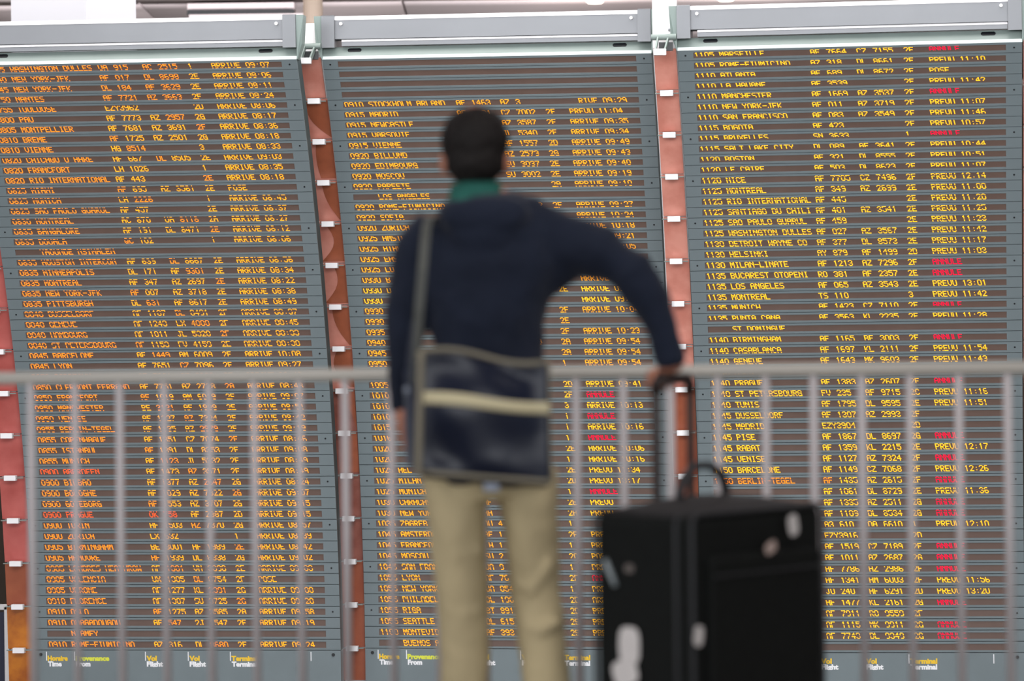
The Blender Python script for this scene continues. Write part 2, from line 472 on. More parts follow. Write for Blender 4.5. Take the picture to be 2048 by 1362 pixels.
# dot rows that are dark at this instant of the display's scan, one entry per block of four lines
OFF = [[(5,), (), (), (1, 2), (1, 2), (1,), (3,), (6,), (4, 5), (6,), (1,), (0,), (3,), (6,)],
       [(), (6,), (5,), (4, 5), (0,), (0,), (5,), (5,), (1,), (0,), (0,), (6,), (3,), (4,)],
       [(5, 6), (6,), (5, 6), (2,), (4,), (), (5, 6), (5,), (4,), (), (2,), (6,), (0,), (3,)]]
ROWOFF = {(0, 4): (0,), (0, 9): (0,), (0, 19): (1, 2), (0, 24): (2, 3), (0, 30): (6,), (0, 31): (6,), (1, 12): (4, 5), (1, 8): (5,),
          (2, 30): (6,), (2, 31): (6,), (2, 27): (6,), (0, 48): (2, 3)}
W = 2.0; PITCH = 0.03896946 * W; HALF = 1.102
BOARD = [(-2.32434, 22.9325, -2.11881, 0.11106, -0.00227, 0.07646, 0.6099, -0.06364),
         (0.02173, 22.9586, -2.14096, 0.13624, -0.00459, 0.05752, 0.58946, -0.06123),
         (2.38679, 22.3535, -2.13764, 0.13202, 0.00169, 0.07068, 0.60335, -0.07113)]
SH = 0.22          # the characters lean backwards a little
CW = W / 61.3; DX = CW / 6.0; DZ = 0.0060

def tilt(b, m): return BOARD[b][5] + BOARD[b][6] * m / 13.0 + BOARD[b][7] * (m / 13.0) ** 2
def board_matrix(b):
    X, Y, Z, psi, br = BOARD[b][:5]
    u = Vector((math.cos(psi), -math.sin(psi), 0)); n = Vector((-math.sin(psi), -math.cos(psi), 0)); z = Vector((0, 0, 1))
    u2 = u * math.cos(br) + z * math.sin(br); z2 = -u * math.sin(br) + z * math.cos(br)
    m = Matrix.Identity(4)
    for i in range(3):
        m[i][0] = u2[i]; m[i][1] = -n[i]; m[i][2] = z2[i]
    m[0][3], m[1][3], m[2][3] = X, Y, Z + EYE
    return m
def profile(b):
    "local (y, z, tilt) of each row centre, rows 0..55"
    pos = {55: (0.0, 0.0)}; h = d = 0.0
    for i in range(55):
        ra = 55 - i - 0.5; t = tilt(b, 13 - int(ra // 4))
        h += PITCH * math.cos(t); d += PITCH * math.sin(t); pos[54 - i] = (d, h)
    return [(-pos[r][0], pos[r][1], tilt(b, 13 - r // 4)) for r in range(56)]
PROF = [profile(b) for b in range(3)]
BMAT = [board_matrix(b) for b in range(3)]

def row_mesh():
    bm = bmesh.new(); hz = PITCH / 2; e = 0.0023; w0 = W / 2; wz = 0.0222; T = 0.016; R = 0.006
    o = [(-HALF, -hz + e), (HALF, -hz + e), (HALF, hz - e), (-HALF, hz - e)]
    i = [(-w0, -wz), (w0, -wz), (w0, wz), (-w0, wz)]
    O = [bm.verts.new((x, 0, z)) for x, z in o]; I = [bm.verts.new((x, 0, z)) for x, z in i]
    I2 = [bm.verts.new((x, R, z)) for x, z in i]; O2 = [bm.verts.new((x, T, z)) for x, z in o]
    for k in range(4):
        j = (k + 1) % 4
        bm.faces.new((O[k], O[j], I[j], I[k])); bm.faces.new((I[k], I[j], I2[j], I2[k])); bm.faces.new((O[j], O[k], O2[k], O2[j]))
    bm.faces.new((O2[3], O2[2], O2[1], O2[0]))
    bmesh.ops.recalc_face_normals(bm, faces=bm.faces[:])
    me = bpy.data.meshes.new('row_panel'); bm.to_mesh(me); bm.free(); me.materials.append(M_face); return me
ROWME = row_mesh()
bm = bmesh.new(); box(bm, -W / 2, W / 2, 0.0055, 0.0155, -0.0222, 0.0222)
WINME = bpy.data.meshes.new('display_window'); bmesh.ops.recalc_face_normals(bm, faces=bm.faces[:]); bm.to_mesh(WINME); bm.free(); WINME.materials.append(M_win)
bm = bmesh.new(); tube(bm, [(0, -0.0015, 0), (0, 0.004, 0)], [0.0065, 0.0065], 10)
SCREWME = bpy.data.meshes.new('screw'); bm.to_mesh(SCREWME); bm.free(); SCREWME.materials.append(M_hole)

def letter_mesh(b, r, fields, off):
    out = []
    for fi, txt in enumerate(fields):
        if not txt: continue
        if fi == 7:
            txt = {'A': 'ARRIVE', 'P': 'PREVU', 'S': 'POSE', 'N': 'ANNULE', 'R': '  RIVE'}[txt]
        if fields[7] == 'N' and fi == 7: k = 4
        elif b == 0: k = 0 if fi < 6 else 1
        elif b == 1: k = 1
        else: k = 2
        if b == 0 and 2 <= fi <= 6 and r > 3: k = 1 if (r * 7 + fi * 3) % 5 else 0
        if b == 1 and r > 30: k = 1 if fi > 1 and fi < 5 else 2 if fi > 5 else 1
        if (b, r) in ((0, 39), (0, 43)) and fi < 2 + (r == 43) * 2: k = 3
        if (b, r) == (2, 40) and fi < 3: k = 0
        if (b, r) in ((1, 22), (1, 23), (2, 22)): k = 2
        if fields[7] == 'N' and fi == 7: k = 4
        verts = []; faces = []
        start = SLOTS[b][7] + {'A': 7, 'P': 6, 'R': 7, 'S': 5, 'N': 7, '': 7}[fields[7]] if fi == 8 else SLOTS[b][fi]
        for ci, ch in enumerate(txt):
            g = FONT.get(ch)
            if not g: continue
            x0 = -W / 2 + 0.004 + (start + ci) * CW
            for ry, cols in enumerate(g):
                if ry in off: continue
                z = (3 - ry) * DZ
                # neighbouring lit dots of one line run together
                runs = []
                for c in cols:
                    if runs and c == runs[-1][1] + 1: runs[-1][1] = c
                    else: runs.append([c, c])
                for c0, c1 in runs:
                    xa = x0 + c0 * DX - DX * 0.06; xb = x0 + (c1 + 1) * DX + DX * 0.10; h = DZ * 0.5
                    n = len(verts)
                    verts += [(xa - SH * (z - h), 0.0043, z - h), (xb - SH * (z - h), 0.0043, z - h), (xb - SH * (z + h), 0.0043, z + h), (xa - SH * (z + h), 0.0043, z + h)]
                    faces.append((n, n + 1, n + 2, n + 3))
        if not faces: continue
        me = bpy.data.meshes.new('lettering'); me.from_pydata(verts, [], faces)
        me.materials.append((M_or, M_am, M_ye, M_ro, M_re)[k]); out.append(me)
    return out

def text_part(txt, parent, x, z, y, width, m, height):
    cu = bpy.data.curves.new('t', 'FONT'); cu.body = txt; cu.size = 1; cu.offset = 0.055; cu.extrude = 0.01; cu.resolution_u = 3
    to = bpy.data.objects.new('t', cu); COL.objects.link(to)
    dg = bpy.context.evaluated_depsgraph_get()
    me = bpy.data.meshes.new_from_object(to.evaluated_get(dg)); bpy.data.objects.remove(to)
    xs = [v.co.x for v in me.vertices]; w = max(xs) - min(xs); x0 = min(xs)
    for v in me.vertices:
        v.co = Vector(((v.co.x - x0) / w * width, -v.co.z * 0.05, v.co.y / 0.70 * height))
    me.materials.clear(); me.name = 'printed_word'
    o = mobj('printed_word', me, m, parent); o.location = (x, y, z)
    return o

NAMES = ('leftmost', 'middle', 'rightmost')
def make_board(b, data, label):
    root = thing('arrivals_board', label, 'display board', BMAT[b], 'curved arrivals boards in a row')
    P = PROF[b]; rows = data.split('\n'); assert len(rows) == 56, (b, len(rows))
    for r, line in enumerate(rows):
        y, z, t = P[r]
        rp = mobj('display_row', ROWME, M_face, root); rp.location = (0, y, z); rp.rotation_euler = (t, 0, 0)
        wn = mobj('display_window', WINME, M_win, rp)
        f = (line.split('|') + [''] * 9)[:9]
        me = letter_mesh(b, r, f, ROWOFF.get((b, r), OFF[b][r // 4]))
        for m_ in me: mobj('lettering', m_, M_am, rp)
        if r % 4 == 0:
            for s in (-1, 1):
                sc = mobj('screw', SCREWME, M_hole, root)
                sc.location = (s * (W / 2 + 0.052), y, z); sc.rotation_euler = (t, 0, 0)
    # housing behind the rows, following the bend
    bm = bmesh.new(); front = []; back = []
    for r in range(0, 56):
        y, z, t = P[r]
        for sgn in ((1, -1) if r == 0 else (-1,)):
            c = Vector((0, y, z)) + Vector((0, -math.sin(t), math.cos(t))) * (sgn * PITCH / 2)
            nb = Vector((0, math.cos(t), math.sin(t)))
            front.append(c + nb * 0.017); back.append(c + nb * 0.15)
    A = [[bm.verts.new((s * (HALF - 0.002), p.y, p.z)) for p in L] for s in (-1, 1) for L in (front, back)]
    n = len(front)
    for i in range(n - 1):
        bm.faces.new((A[0][i], A[0][i + 1], A[2][i + 1], A[2][i])); bm.faces.new((A[1][i], A[3][i], A[3][i + 1], A[1][i + 1]))
        bm.faces.new((A[0][i], A[1][i], A[1][i + 1], A[0][i + 1])); bm.faces.new((A[2][i], A[2][i + 1], A[3][i + 1], A[3][i]))
    bm.faces.new((A[0][0], A[2][0], A[3][0], A[1][0])); bm.faces.new((A[0][-1], A[1][-1], A[3][-1], A[2][-1]))
    obj('housing', bm, M_house, root)
    # column heading panel under the last row
    y, z, t = P[55]
    hp = bpy.data.objects.new('heading_panel', None); bpy.data.objects.remove(hp)
    bm = bmesh.new(); zt = -PITCH / 2 - 0.002; box(bm, -HALF, HALF, 0, 0.12, zt - 0.42, zt)
    hp = obj('heading_panel', bm, M_face, root); hp.rotation_euler = (t * 0.5, 0, 0)
    k = W / 560.0
    ticks = ((-0.006, 'Horaire', 'Time', M_hy, 41), (0.096, 'Provenance', 'From', M_hg, 68), (0.351, 'Vol', 'Flight', M_hy, 21), (0.505, 'Vol', 'Flight', M_hy, 21), (0.656, 'Terminal', 'Terminal', M_hy, 52), (0.944, '', '', None, 0))
    for fr, w1, w2, m1, wp in ticks:
        x = -W / 2 + fr * W
        bm = bmesh.new(); box(bm, x, x + 0.006, -0.0012, 0.001, -0.114, -0.05); obj('tick_mark', bm, M_hw, hp)
        if w1:
            text_part(w1, hp, x + 0.01, -0.113, -0.0005, wp * k, m1, 0.033)
            w2w = {'Time': 28, 'From': 29, 'Flight': 33, 'Terminal': 51}[w2] * k
            text_part(w2, hp, x + 0.012, -0.153, -0.0005, w2w, M_hw, 0.033)
    for s in (-1, 1):
        sc = mobj('screw', SCREWME, M_hole, root); sc.location = (s * (W / 2 + 0.05), -0.002, -0.07); sc.scale = (1.8, 1.0, 1.8)
    # top: sloping fascia, slim rail, tubular hood and end plates
    y, z, t = P[0]
    ty = y - math.sin(t) * PITCH / 2; tz = z + math.cos(t) * PITCH / 2
    hd = bpy.data.objects.new('hood', None)
    bpy.data.objects.remove(hd)
    T = Matrix.Translation((0, ty, tz))
    bm = bmesh.new(); prism(bm, [(0, 0), (0.014, 0.010), (0.055, 0.085), (0.15, 0.085), (0.15, 0.012), (0.04, 0.0)], -HALF, HALF, T); obj('sloping_fascia', bm, M_hoodlite, root)
    for s in (-1, 1):
        bm = bmesh.new(); n = 20; pts = []
        nrm = Vector((0, -0.088, 0.046)).normalized(); up = Vector((0, 0.046, 0.088)).normalized(); c = Vector((s * (W / 2 - 0.11), 0.042, 0.0615)) + nrm * 0.0025
        vs = [bm.verts.new(T @ (c + Vector((1, 0, 0)) * ((0.033 if math.cos(q) > 0 else -0.033) + 0.014 * math.cos(q)) + up * 0.014 * math.sin(q))) for q in [2 * math.pi * i / n for i in range(n)]]
        bm.faces.new(vs); r = bmesh.ops.extrude_face_region(bm, geom=bm.faces[:])
        for v in r['geom']:
            if isinstance(v, bmesh.types.BMVert): v.co -= nrm * 0.004
        obj('oval_slot', bm, M_black, root)
    bm = bmesh.new(); prism(bm, [(0.012, 0.088), (0.012, 0.116), (0.075, 0.116), (0.075, 0.088)], -HALF + 0.13, HALF - 0.09, T); obj('slim_rail', bm, M_hoodgrey, root)
    bm = bmesh.new(); prism(bm, [(-0.0012, 0.0), (0.0128, 0.0105), (0.018, 0.022), (0.0195, 0.020), (0.0145, 0.0095), (0.0003, -0.001)], -HALF, HALF, T); obj('fascia_highlight', bm, M_edge, root)  # added pale strip: light on the fascia's lower edge put into colour
    bm = bmesh.new(); prism(bm, [(0.008, 0.117), (0.011, 0.131), (0.074, 0.131), (0.074, 0.117)], -HALF + 0.13, HALF - 0.09, T); obj('rail_highlight', bm, M_white, root)  # added white strip standing in for the bright line above the rail
    bm = bmesh.new(); prism(bm, [(-0.006, 0.260), (0.002, 0.2868), (0.13, 0.2868), (0.13, 0.2845), (0.036, 0.2845), (-0.003, 0.2625)], -HALF + 0.087, HALF - 0.087, T); obj('top_highlight', bm, M_white, root)  # added white strip imitating light caught by the hood's top chamfer
    hood = bmesh.new(); prism(hood, [(0.0, 0.134), (-0.002, 0.262), (0.035, 0.284), (0.13, 0.284), (0.13, 0.134)], -HALF + 0.085, HALF - 0.085, T)
    hd = obj('hood', hood, M_hoodgrey, root)
    for s in (-1, 1):
        bm = bmesh.new(); tube(bm, [T @ Vector((s * (HALF - 0.13), -0.02, 0.235)), T @ Vector((s * (HALF - 0.13), 0.02, 0.235))], [0.011, 0.011], 10); obj('hood_screw', bm, M_white, hd)
        bm = bmesh.new(); x0, x1 = sorted((s * (HALF - 0.087), s * HALF)); prism(bm, [(-0.022, 0.076), (-0.03, 0.285), (-0.022, 0.292), (0.20, 0.292), (0.20, 0.086), (0.05, 0.086)], x0, x1, T); obj('end_plate', bm, M_hoodgrey, root)
        bm = bmesh.new(); xo = s * (HALF + 0.052); xi = s * (HALF + 0.001)
        vv = []
        for yy in (-0.02, 0.09):
            vv.append([bm.verts.new(T @ Vector((x, yy + (0.03 if zz < 0.05 and yy < 0 else 0), zz))) for x, zz in ((xi, 0.288), (xo, 0.288), (xo - s * 0.012, 0.10), (xi + s * 0.004, 0.0), (xi, 0.0))])
        q = 5
        for i in range(q): bm.faces.new((vv[0][i], vv[0][(i + 1) % q], vv[1][(i + 1) % q], vv[1][i]))
        bm.faces.new(vv[0]); bm.faces.new(vv[1][::-1]); obj('side_wing', bm, M_hoodgreen, root)
        # legs down to the hall floor
    for s in (-1, 1):
        bm = bmesh.new(); box(bm, s * 0.8 - 0.06, s * 0.8 + 0.06, 0.10, 0.24, -0.45 - (EYE + BOARD[b][2] - 0.45 + 4.7), -0.1); obj('support_leg', bm, M_house, root)
    return root

boards = [make_board(0, B1, 'curved grey arrivals board showing flights from 0755 Toulouse to 0910 Rome'),
          make_board(1, B2, 'curved grey arrivals board behind the person, four blank lines at its top'),
          make_board(2, B3, 'curved grey arrivals board above the suitcase, flights from 1105 Marseille with many red words')]
for (bb, xs) in ((2, 0.3),):
    y, z, t = PROF[2][44]
    bm = bmesh.new(); box(bm, -0.15, 0.62, -0.0012, 0.001, -0.0015, 0.0015)
    o = obj('chipped_edge', bm, M_hoodlite, boards[2]); o.location = (0, y - math.sin(-t) * 0.0, z - PITCH / 2 + 0.004); o.rotation_euler = (t, 0, 0)

# ------------------------------------------------------------------ columns of red panels between the boards
def edge_pt(b, s, r, off_back, dz=0.0, dx=0.0):
    y, z, t = PROF[b][min(max(r, 0), 55)]
    extra = r - min(max(r, 0), 55)
    p = Vector((s * HALF + dx, y, z)) + Vector((0, -math.sin(t), math.cos(t))) * (PITCH / 2 - extra * PITCH + dz) + Vector((0, math.cos(t), math.sin(t))) * off_back
    return BMAT[b] @ p
def gap_ends(g, r, back, dz=0.0):
    "left and right end of the gap at the top edge of row r"
    if g == 0: return edge_pt(0, -1, r, back, dz, -0.20), edge_pt(0, -1, r, back, dz, -0.004)
    if g == 3: return edge_pt(2, 1, r, back, dz, 0.004), edge_pt(2, 1, r, back, dz, 0.20)
    # the boards are staggered in depth: the column stands in the plane of the farther one, reaching behind the nearer one's edge
    a = edge_pt(g - 1, 1, r, back, dz, 0.004); c = edge_pt(g, -1, r, back, dz, -0.004)
    n = Vector((BMAT[g][0][1], BMAT[g][1][1], 0)); e = Vector((0, 0, EYE))
    k = (c - e).dot(n) / (a - e).dot(n)
    a2 = e + (a - e) * k; a2.z = c.z + (a.z - c.z) * 0.0 - (c - a2).length * math.tan(BOARD[g][4]) * 0
    return a2, c
def slab(bm, quad, thick):
    n = (quad[1] - quad[0]).cross(quad[3] - quad[0]).normalized()
    if n.y < 0: n = -n
    a = [bm.verts.new(q) for q in quad]; b = [bm.verts.new(q + n * thick) for q in quad]
    m = len(quad)
    bm.faces.new(a); bm.faces.new(b[::-1])
    for i in range(m): bm.faces.new((a[i], b[i], b[(i + 1) % m], a[(i + 1) % m]))
GAPLAB = ('column of red and amber panels with white clips, left of the leftmost board',
          'column of red panels with white clips between the leftmost and middle boards',
          'column of evenly salmon red panels with white clips between the middle and rightmost boards',
          'column of red panels just past the right edge of the rightmost board')
def panel_mat(g, k):  # like panels; light from above and paler backing put into their colours
    if g == 0: return M_crims if k < 10 else (M_crims if k < 12 else (M_redbrown if k == 12 else M_amber))
    if g == 1: return M_salmon if k < 8 else (M_brown if k < 12 else M_redbrown)
    return M_salmon if k < 8 else (M_redbrown if k < 11 else M_brown)
for g in range(4):
    base = (gap_ends(g, 56, 0.1)[0] + gap_ends(g, 56, 0.1)[1]) / 2
    root = thing('red_panel_column', GAPLAB[g], 'panel column', Matrix.Translation((base.x, base.y, -4.7)), 'columns of red panels beside the boards')
    inv = root.matrix_world.inverted()
    def add(name, bm, m, parent=root, **kw):
        for v in bm.verts: v.co = inv @ v.co
        return obj(name, bm, m, parent, **kw)
    # white steel upright behind, bent like the boards
    bm = bmesh.new(); F = []; wid = {1: (0.10, 0.985), 2: (0.02, 0.99)}.get(g, (0.1, 0.9))
    for r in range(-1, 61):
        for i, bk in enumerate((0.045, 0.12)):
            a, c = gap_ends(g, max(r, 0), bk) if r < 57 else gap_ends(g, 57, bk, -PITCH * (r - 57))
            if r < 0:
                up_ = Vector((0, 0.02, 0.32 if g == 2 else 0.19)); a = a + up_; c = c + up_
            F.append((bm.verts.new(a.lerp(c, wid[0])), bm.verts.new(a.lerp(c, wid[1]))))
    rr = [(F[2 * i], F[2 * i + 1]) for i in range(len(F) // 2)]
    for (f0, b0), (f1, b1) in zip(rr, rr[1:]):
        bm.faces.new((f0[0], f0[1], f1[1], f1[0])); bm.faces.new((b0[0], b1[0], b1[1], b0[1]))
        bm.faces.new((f0[0], f1[0], b1[0], b0[0])); bm.faces.new((f0[1], b0[1], b1[1], f1[1]))
    bm.faces.new((rr[0][0][0], rr[0][1][0], rr[0][1][1], rr[0][0][1])); bm.faces.new((rr[-1][0][0], rr[-1][0][1], rr[-1][1][1], rr[-1][1][0]))
    add('upright', bm, M_white)
    bm = bmesh.new(); a, c = gap_ends(g, 56, 0.09); mid = (a + c) / 2; box(bm, mid.x - 0.05, mid.x + 0.05, mid.y, mid.y + 0.1, -4.7, mid.z - 0.1); add('foot_post', bm, M_house)
    for k in range(15):
        r0, r1 = 4 * k, 4 * k + 4
        fr = 0.03 if g != 2 else 0.06; fe = (0.93 if k < 1 else 0.985) if g == 1 else (0.955 if g == 2 and k < 5 else 0.99)
        a0, c0 = gap_ends(g, r0, 0.03, -0.004); a1, c1 = gap_ends(g, r1, 0.03, 0.004) if k < 14 else gap_ends(g, 59, 0.03)
        q = [a1.lerp(c1, fr), a1.lerp(c1, fe), a0.lerp(c0, fe), a0.lerp(c0, fr)]
        bm = bmesh.new(); slab(bm, q, 0.006); plate = add('red_panel', bm, panel_mat(g, k))
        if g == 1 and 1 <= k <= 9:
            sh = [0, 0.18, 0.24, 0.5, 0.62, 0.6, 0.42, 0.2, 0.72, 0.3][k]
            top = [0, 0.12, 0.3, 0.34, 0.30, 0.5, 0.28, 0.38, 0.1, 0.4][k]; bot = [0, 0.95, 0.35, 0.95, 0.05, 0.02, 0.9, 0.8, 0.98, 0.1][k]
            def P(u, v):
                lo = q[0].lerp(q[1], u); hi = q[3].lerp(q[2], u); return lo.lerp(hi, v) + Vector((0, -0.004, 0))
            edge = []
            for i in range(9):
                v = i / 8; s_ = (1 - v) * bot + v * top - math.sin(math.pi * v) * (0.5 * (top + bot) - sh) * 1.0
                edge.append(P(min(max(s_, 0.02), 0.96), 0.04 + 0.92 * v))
            bm = bmesh.new(); slab(bm, edge + [P(0.98, 0.96), P(0.98, 0.04)], 0.002); add('reflection_film', bm, M_film, plate)  # added film: dark reflections and see-through areas of the panel put into colour
    for k in range(1, 15):
        a, c = gap_ends(g, 4 * k, -0.012)
        mid = (a + c) / 2; ux = (BMAT[min(g, 2)].to_3x3() @ Vector((1, 0, 0))).normalized(); upv = Vector((0, 0, 1)); ny = ux.cross(upv)
        R = Matrix((( ux.x, -ny.x, upv.x, mid.x), (ux.y, -ny.y, upv.y, mid.y), (ux.z, -ny.z, upv.z, mid.z), (0, 0, 0, 1)))
        bm = bmesh.new(); box(bm, -0.042, 0.042, -0.03, 0.02, -0.0185, 0.0185, R); cp = add('clip', bm, M_white, bevel=0.002)
        bm = bmesh.new(); tube(bm, [a.lerp(c, 0.03), a.lerp(c, 0.97)], [0.004, 0.004], 8); add('clip_rod', bm, M_hoodlite, cp)
    # hinge bracket at the top: round tie bar, U clamp with white block, hook
    if g in (1, 2):
        y, z, t = PROF[g][0]
        A, Cc = gap_ends(g, 0, -0.03); A = A + Vector((0, 0, 0.105)); Cc = Cc + Vector((0, 0, 0.105))
        bm = bmesh.new(); tube(bm, [A, Cc], [0.02, 0.02], 14); add('tie_bar', bm, M_hoodlite)
        mid = A.lerp(Cc, 0.5 if g == 1 else 0.42)
        for s in (-1, 1):
            bm = bmesh.new(); tp = mid + Vector((s * 0.034 + 0.012 , 0.0, 0.02)); bt = mid + Vector((s * 0.03 - 0.018, -0.10, -0.09))
            slab(bm, [tp + Vector((-0.005, 0, 0)), tp + Vector((0.005, 0, 0)), bt + Vector((0.005, 0, 0)), bt + Vector((-0.005, 0, 0))], 0.05); add('clamp_arm', bm, M_hoodlite)
        bm = bmesh.new(); c = mid + Vector((-0.018, -0.10, -0.105)); box(bm, c.x - 0.04, c.x + 0.04, c.y - 0.01, c.y + 0.05, c.z - 0.02, c.z + 0.02); add('clamp_block', bm, M_white, bevel=0.002)
        bm = bmesh.new(); h = mid + Vector((0.0, 0.06, -0.075)); tube(bm, [h + Vector((0.05 - 0.03 * math.cos(a_), 0, 0.014 * math.sin(a_))) for a_ in [i * 0.55 for i in range(9)]], [0.006] * 9, 8); add('hook', bm, M_white)
        bm = bmesh.new(); box(bm, A.x + 0.05, Cc.x - 0.02, mid.y + 0.035, mid.y + 0.05, mid.z - 0.085, mid.z - 0.03); add('dark_recess', bm, M_black)
        bm = bmesh.new(); tube(bm, [mid + Vector((0.05, 0.02, 0.05)), mid + Vector((0.05, 0.06, 0.05))], [0.007, 0.007], 8); add('bolt', bm, M_hoodgrey)

# small white guard frame of the hall far behind, left of the boards
p = at(0, 1214, 26.0); q = at(14, 1214, 26.0)
t = thing('guard_frame', 'small white guard frame standing far behind the amber panels, bottom left corner', 'guard rail', Matrix.Translation((p.x, 26, -4.7)))
bm = bmesh.new(); box(bm, -0.8, q.x - p.x, -0.02, 0.02, p.z + 4.7 - 0.02, p.z + 4.7 + 0.02); obj('top_bar', bm, M_white, t)
bm = bmesh.new(); box(bm, q.x - p.x - 0.02, q.x - p.x + 0.012, -0.02, 0.02, 0, p.z + 4.7); obj('post', bm, M_white, t)
bm = bmesh.new(); box(bm, -0.8, -0.76, -0.02, 0.02, 0, p.z + 4.7); obj('post', bm, M_white, t)
bm = bmesh.new(); box(bm, -0.76, q.x - p.x - 0.02, -0.005, 0.005, 1.0, p.z + 4.66); obj('infill_sheet', bm, mat('navy_sheet', srgb(30, 34, 62), 0.5), t)

# ------------------------------------------------------------------ balcony railing
A = at(61, 755, 9.72); Bp = at(2015, 738, 9.22)
A.z = Bp.z = 1.085; step = (Bp - A) / 21.0; ang = math.atan2(step.y, step.x)
rl = thing('balcony_railing', 'pale grey metal balcony railing with round top rail and thin upright bars', 'railing', Matrix.Translation((A.x, A.y, 0)) @ Matrix.Rotation(ang, 4, 'Z'))
sl = step.length
bm = bmesh.new(); tube(bm, [(-6 * sl, 0, 1.085), (27 * sl, 0, 1.085)], [(0.019, 0.019)] * 2, 20, ref=(0, 0, 1)); obj('top_rail', bm, M_rail, rl, True)
bm = bmesh.new(); tube(bm, [(0, 0, 0.10), (0, 0, 1.08)], [0.0125, 0.0125], 14); BARME = bpy.data.meshes.new('baluster'); bmesh.ops.recalc_face_normals(bm, faces=bm.faces[:]); bm.to_mesh(BARME); bm.free(); BARME.shade_smooth(); BARME.materials.append(M_bar)
for k in range(-3, 25):
    o = mobj('baluster', BARME, M_bar, rl); o.location = (k * sl, 0, 0)
    o.rotation_euler = (0, 0, 0)
bm = bmesh.new(); box(bm, -6 * sl, 27 * sl, -0.015, 0.015, 0.09, 0.13); obj('bottom_rail', bm, M_rail, rl)
for k in (-5.5, 26.5):
    bm = bmesh.new(); box(bm, k * sl - 0.03, k * sl + 0.03, -0.02, 0.02, 0, 1.08); obj('post', bm, M_rail, rl)

# ------------------------------------------------------------------ the person
M_skin = mat('skin', srgb(178, 118, 94), 0.55, noise=0.05, scale=20)
M_hair = mat('hair_dark', srgb(17, 12, 11), 0.6, spec=0.25, noise=0.3, scale=60, bump=0.4, bscale=150)
M_navy = mat('navy_sweatshirt', srgb(22, 29, 45), 0.85, noise=0.1, scale=6, bump=0.25, bscale=14, sheen=0.1, spec=0.2)
M_teal = mat('teal_collar', srgb(16, 88, 78), 0.8)
M_khaki = mat('khaki_cotton', srgb(184, 169, 134), 0.85, noise=0.06, scale=5, bump=0.2, bscale=12, spec=0.2)
M_shoe = mat('shoe_brown', srgb(70, 48, 36), 0.5)
M_strap = mat('strap_olive_grey', srgb(76, 78, 74), 0.7)
D0 = 8.67
def J(px, py, dd=0.0): return at(px, py, D0 + dd)

body = bmesh.new()
tube(body, [J(953, 400), J(952, 360, -0.01), J(951, 320, 0.0)], [(0.062, 0.062), (0.056, 0.058), (0.055, 0.06)], 20, ref=(1, 0, 0))
ball(body, J(950, 282, 0.005), (0.078, 0.095, 0.098)); ball(body, J(951, 322, 0.05), (0.060, 0.062, 0.078))
ball(body, J(951, 372, 0.085), (0.028, 0.028, 0.022))                       # chin
tube(body, [J(951, 300, 0.098), J(951, 322, 0.122), J(951, 334, 0.112)], [0.009, 0.014, 0.013], 10)   # nose
ball(body, J(951, 352, 0.105), (0.024, 0.014, 0.009))                       # lips
for s in (-1, 1):
    ball(body, J(950 + s * 62, 326, 0.012), (0.011, 0.020, 0.033), Matrix.Rotation(s * -0.35, 4, 'Z'))
    ball(body, J(950 + s * 55, 330, 0.012), (0.014, 0.014, 0.02))
# trunk, arms and legs under the clothes
tube(body, [J(955, 395), J(975, 440), J(980, 500), J(972, 640), J(970, 760), J(975, 900), J(978, 975)],
     [(0.07, 0.06), (0.15, 0.08), (0.19, 0.10), (0.14, 0.095), (0.125, 0.09), (0.155, 0.105), (0.13, 0.09)], 24, ref=(1, 0, 0))
LSH, LEL, LWR, LHA = J(850, 485), J(806, 665, 0.0), J(803, 812, 0.03), J(806, 845, 0.035)
RSH, REL, RWR, RHA = J(1108, 490), J(1286, 562, -0.03), J(1342, 718, -0.03), J(1345, 738, -0.01)
tube(body, [LSH, LEL, LWR], [0.048, 0.036, 0.026], 14); tube(body, [RSH, REL, RWR], [0.048, 0.036, 0.026], 14)
for hip, kn, an in ((J(912, 950), J(926, 1200, 0.0), J(932, 1505, 0.04)), (J(1050, 950), J(1070, 1195, 0.04), J(1112, 1505, -0.04))):
    tube(body, [hip, kn, an], [0.078, 0.052, 0.038], 16)
# left hand hanging, relaxed
def finger(bm, pts, r): tube(bm, pts, [r, r * 0.95, r * 0.9, r * 0.75][:len(pts)], 8)
def lh(x, y, dd): return J(x, y, dd)
tube(body, [LWR, J(804, 835, 0.03), J(806, 862, 0.03)], [(0.022, 0.026), (0.016, 0.038), (0.014, 0.040)], 12, ref=(1, 0, 0))
for i, ln in enumerate((36, 42, 39, 30)):
    dd = 0.062 - i * 0.021
    finger(body, [J(806, 858, dd), J(806, 858 + ln * 0.5, dd + 0.003), J(811, 858 + ln * 0.85, dd + 0.004), J(818, 858 + ln * 1.15, dd + 0.003)], 0.0088)
finger(body, [J(805, 832, 0.055), J(808, 850, 0.078), J(812, 868, 0.082)], 0.0105)
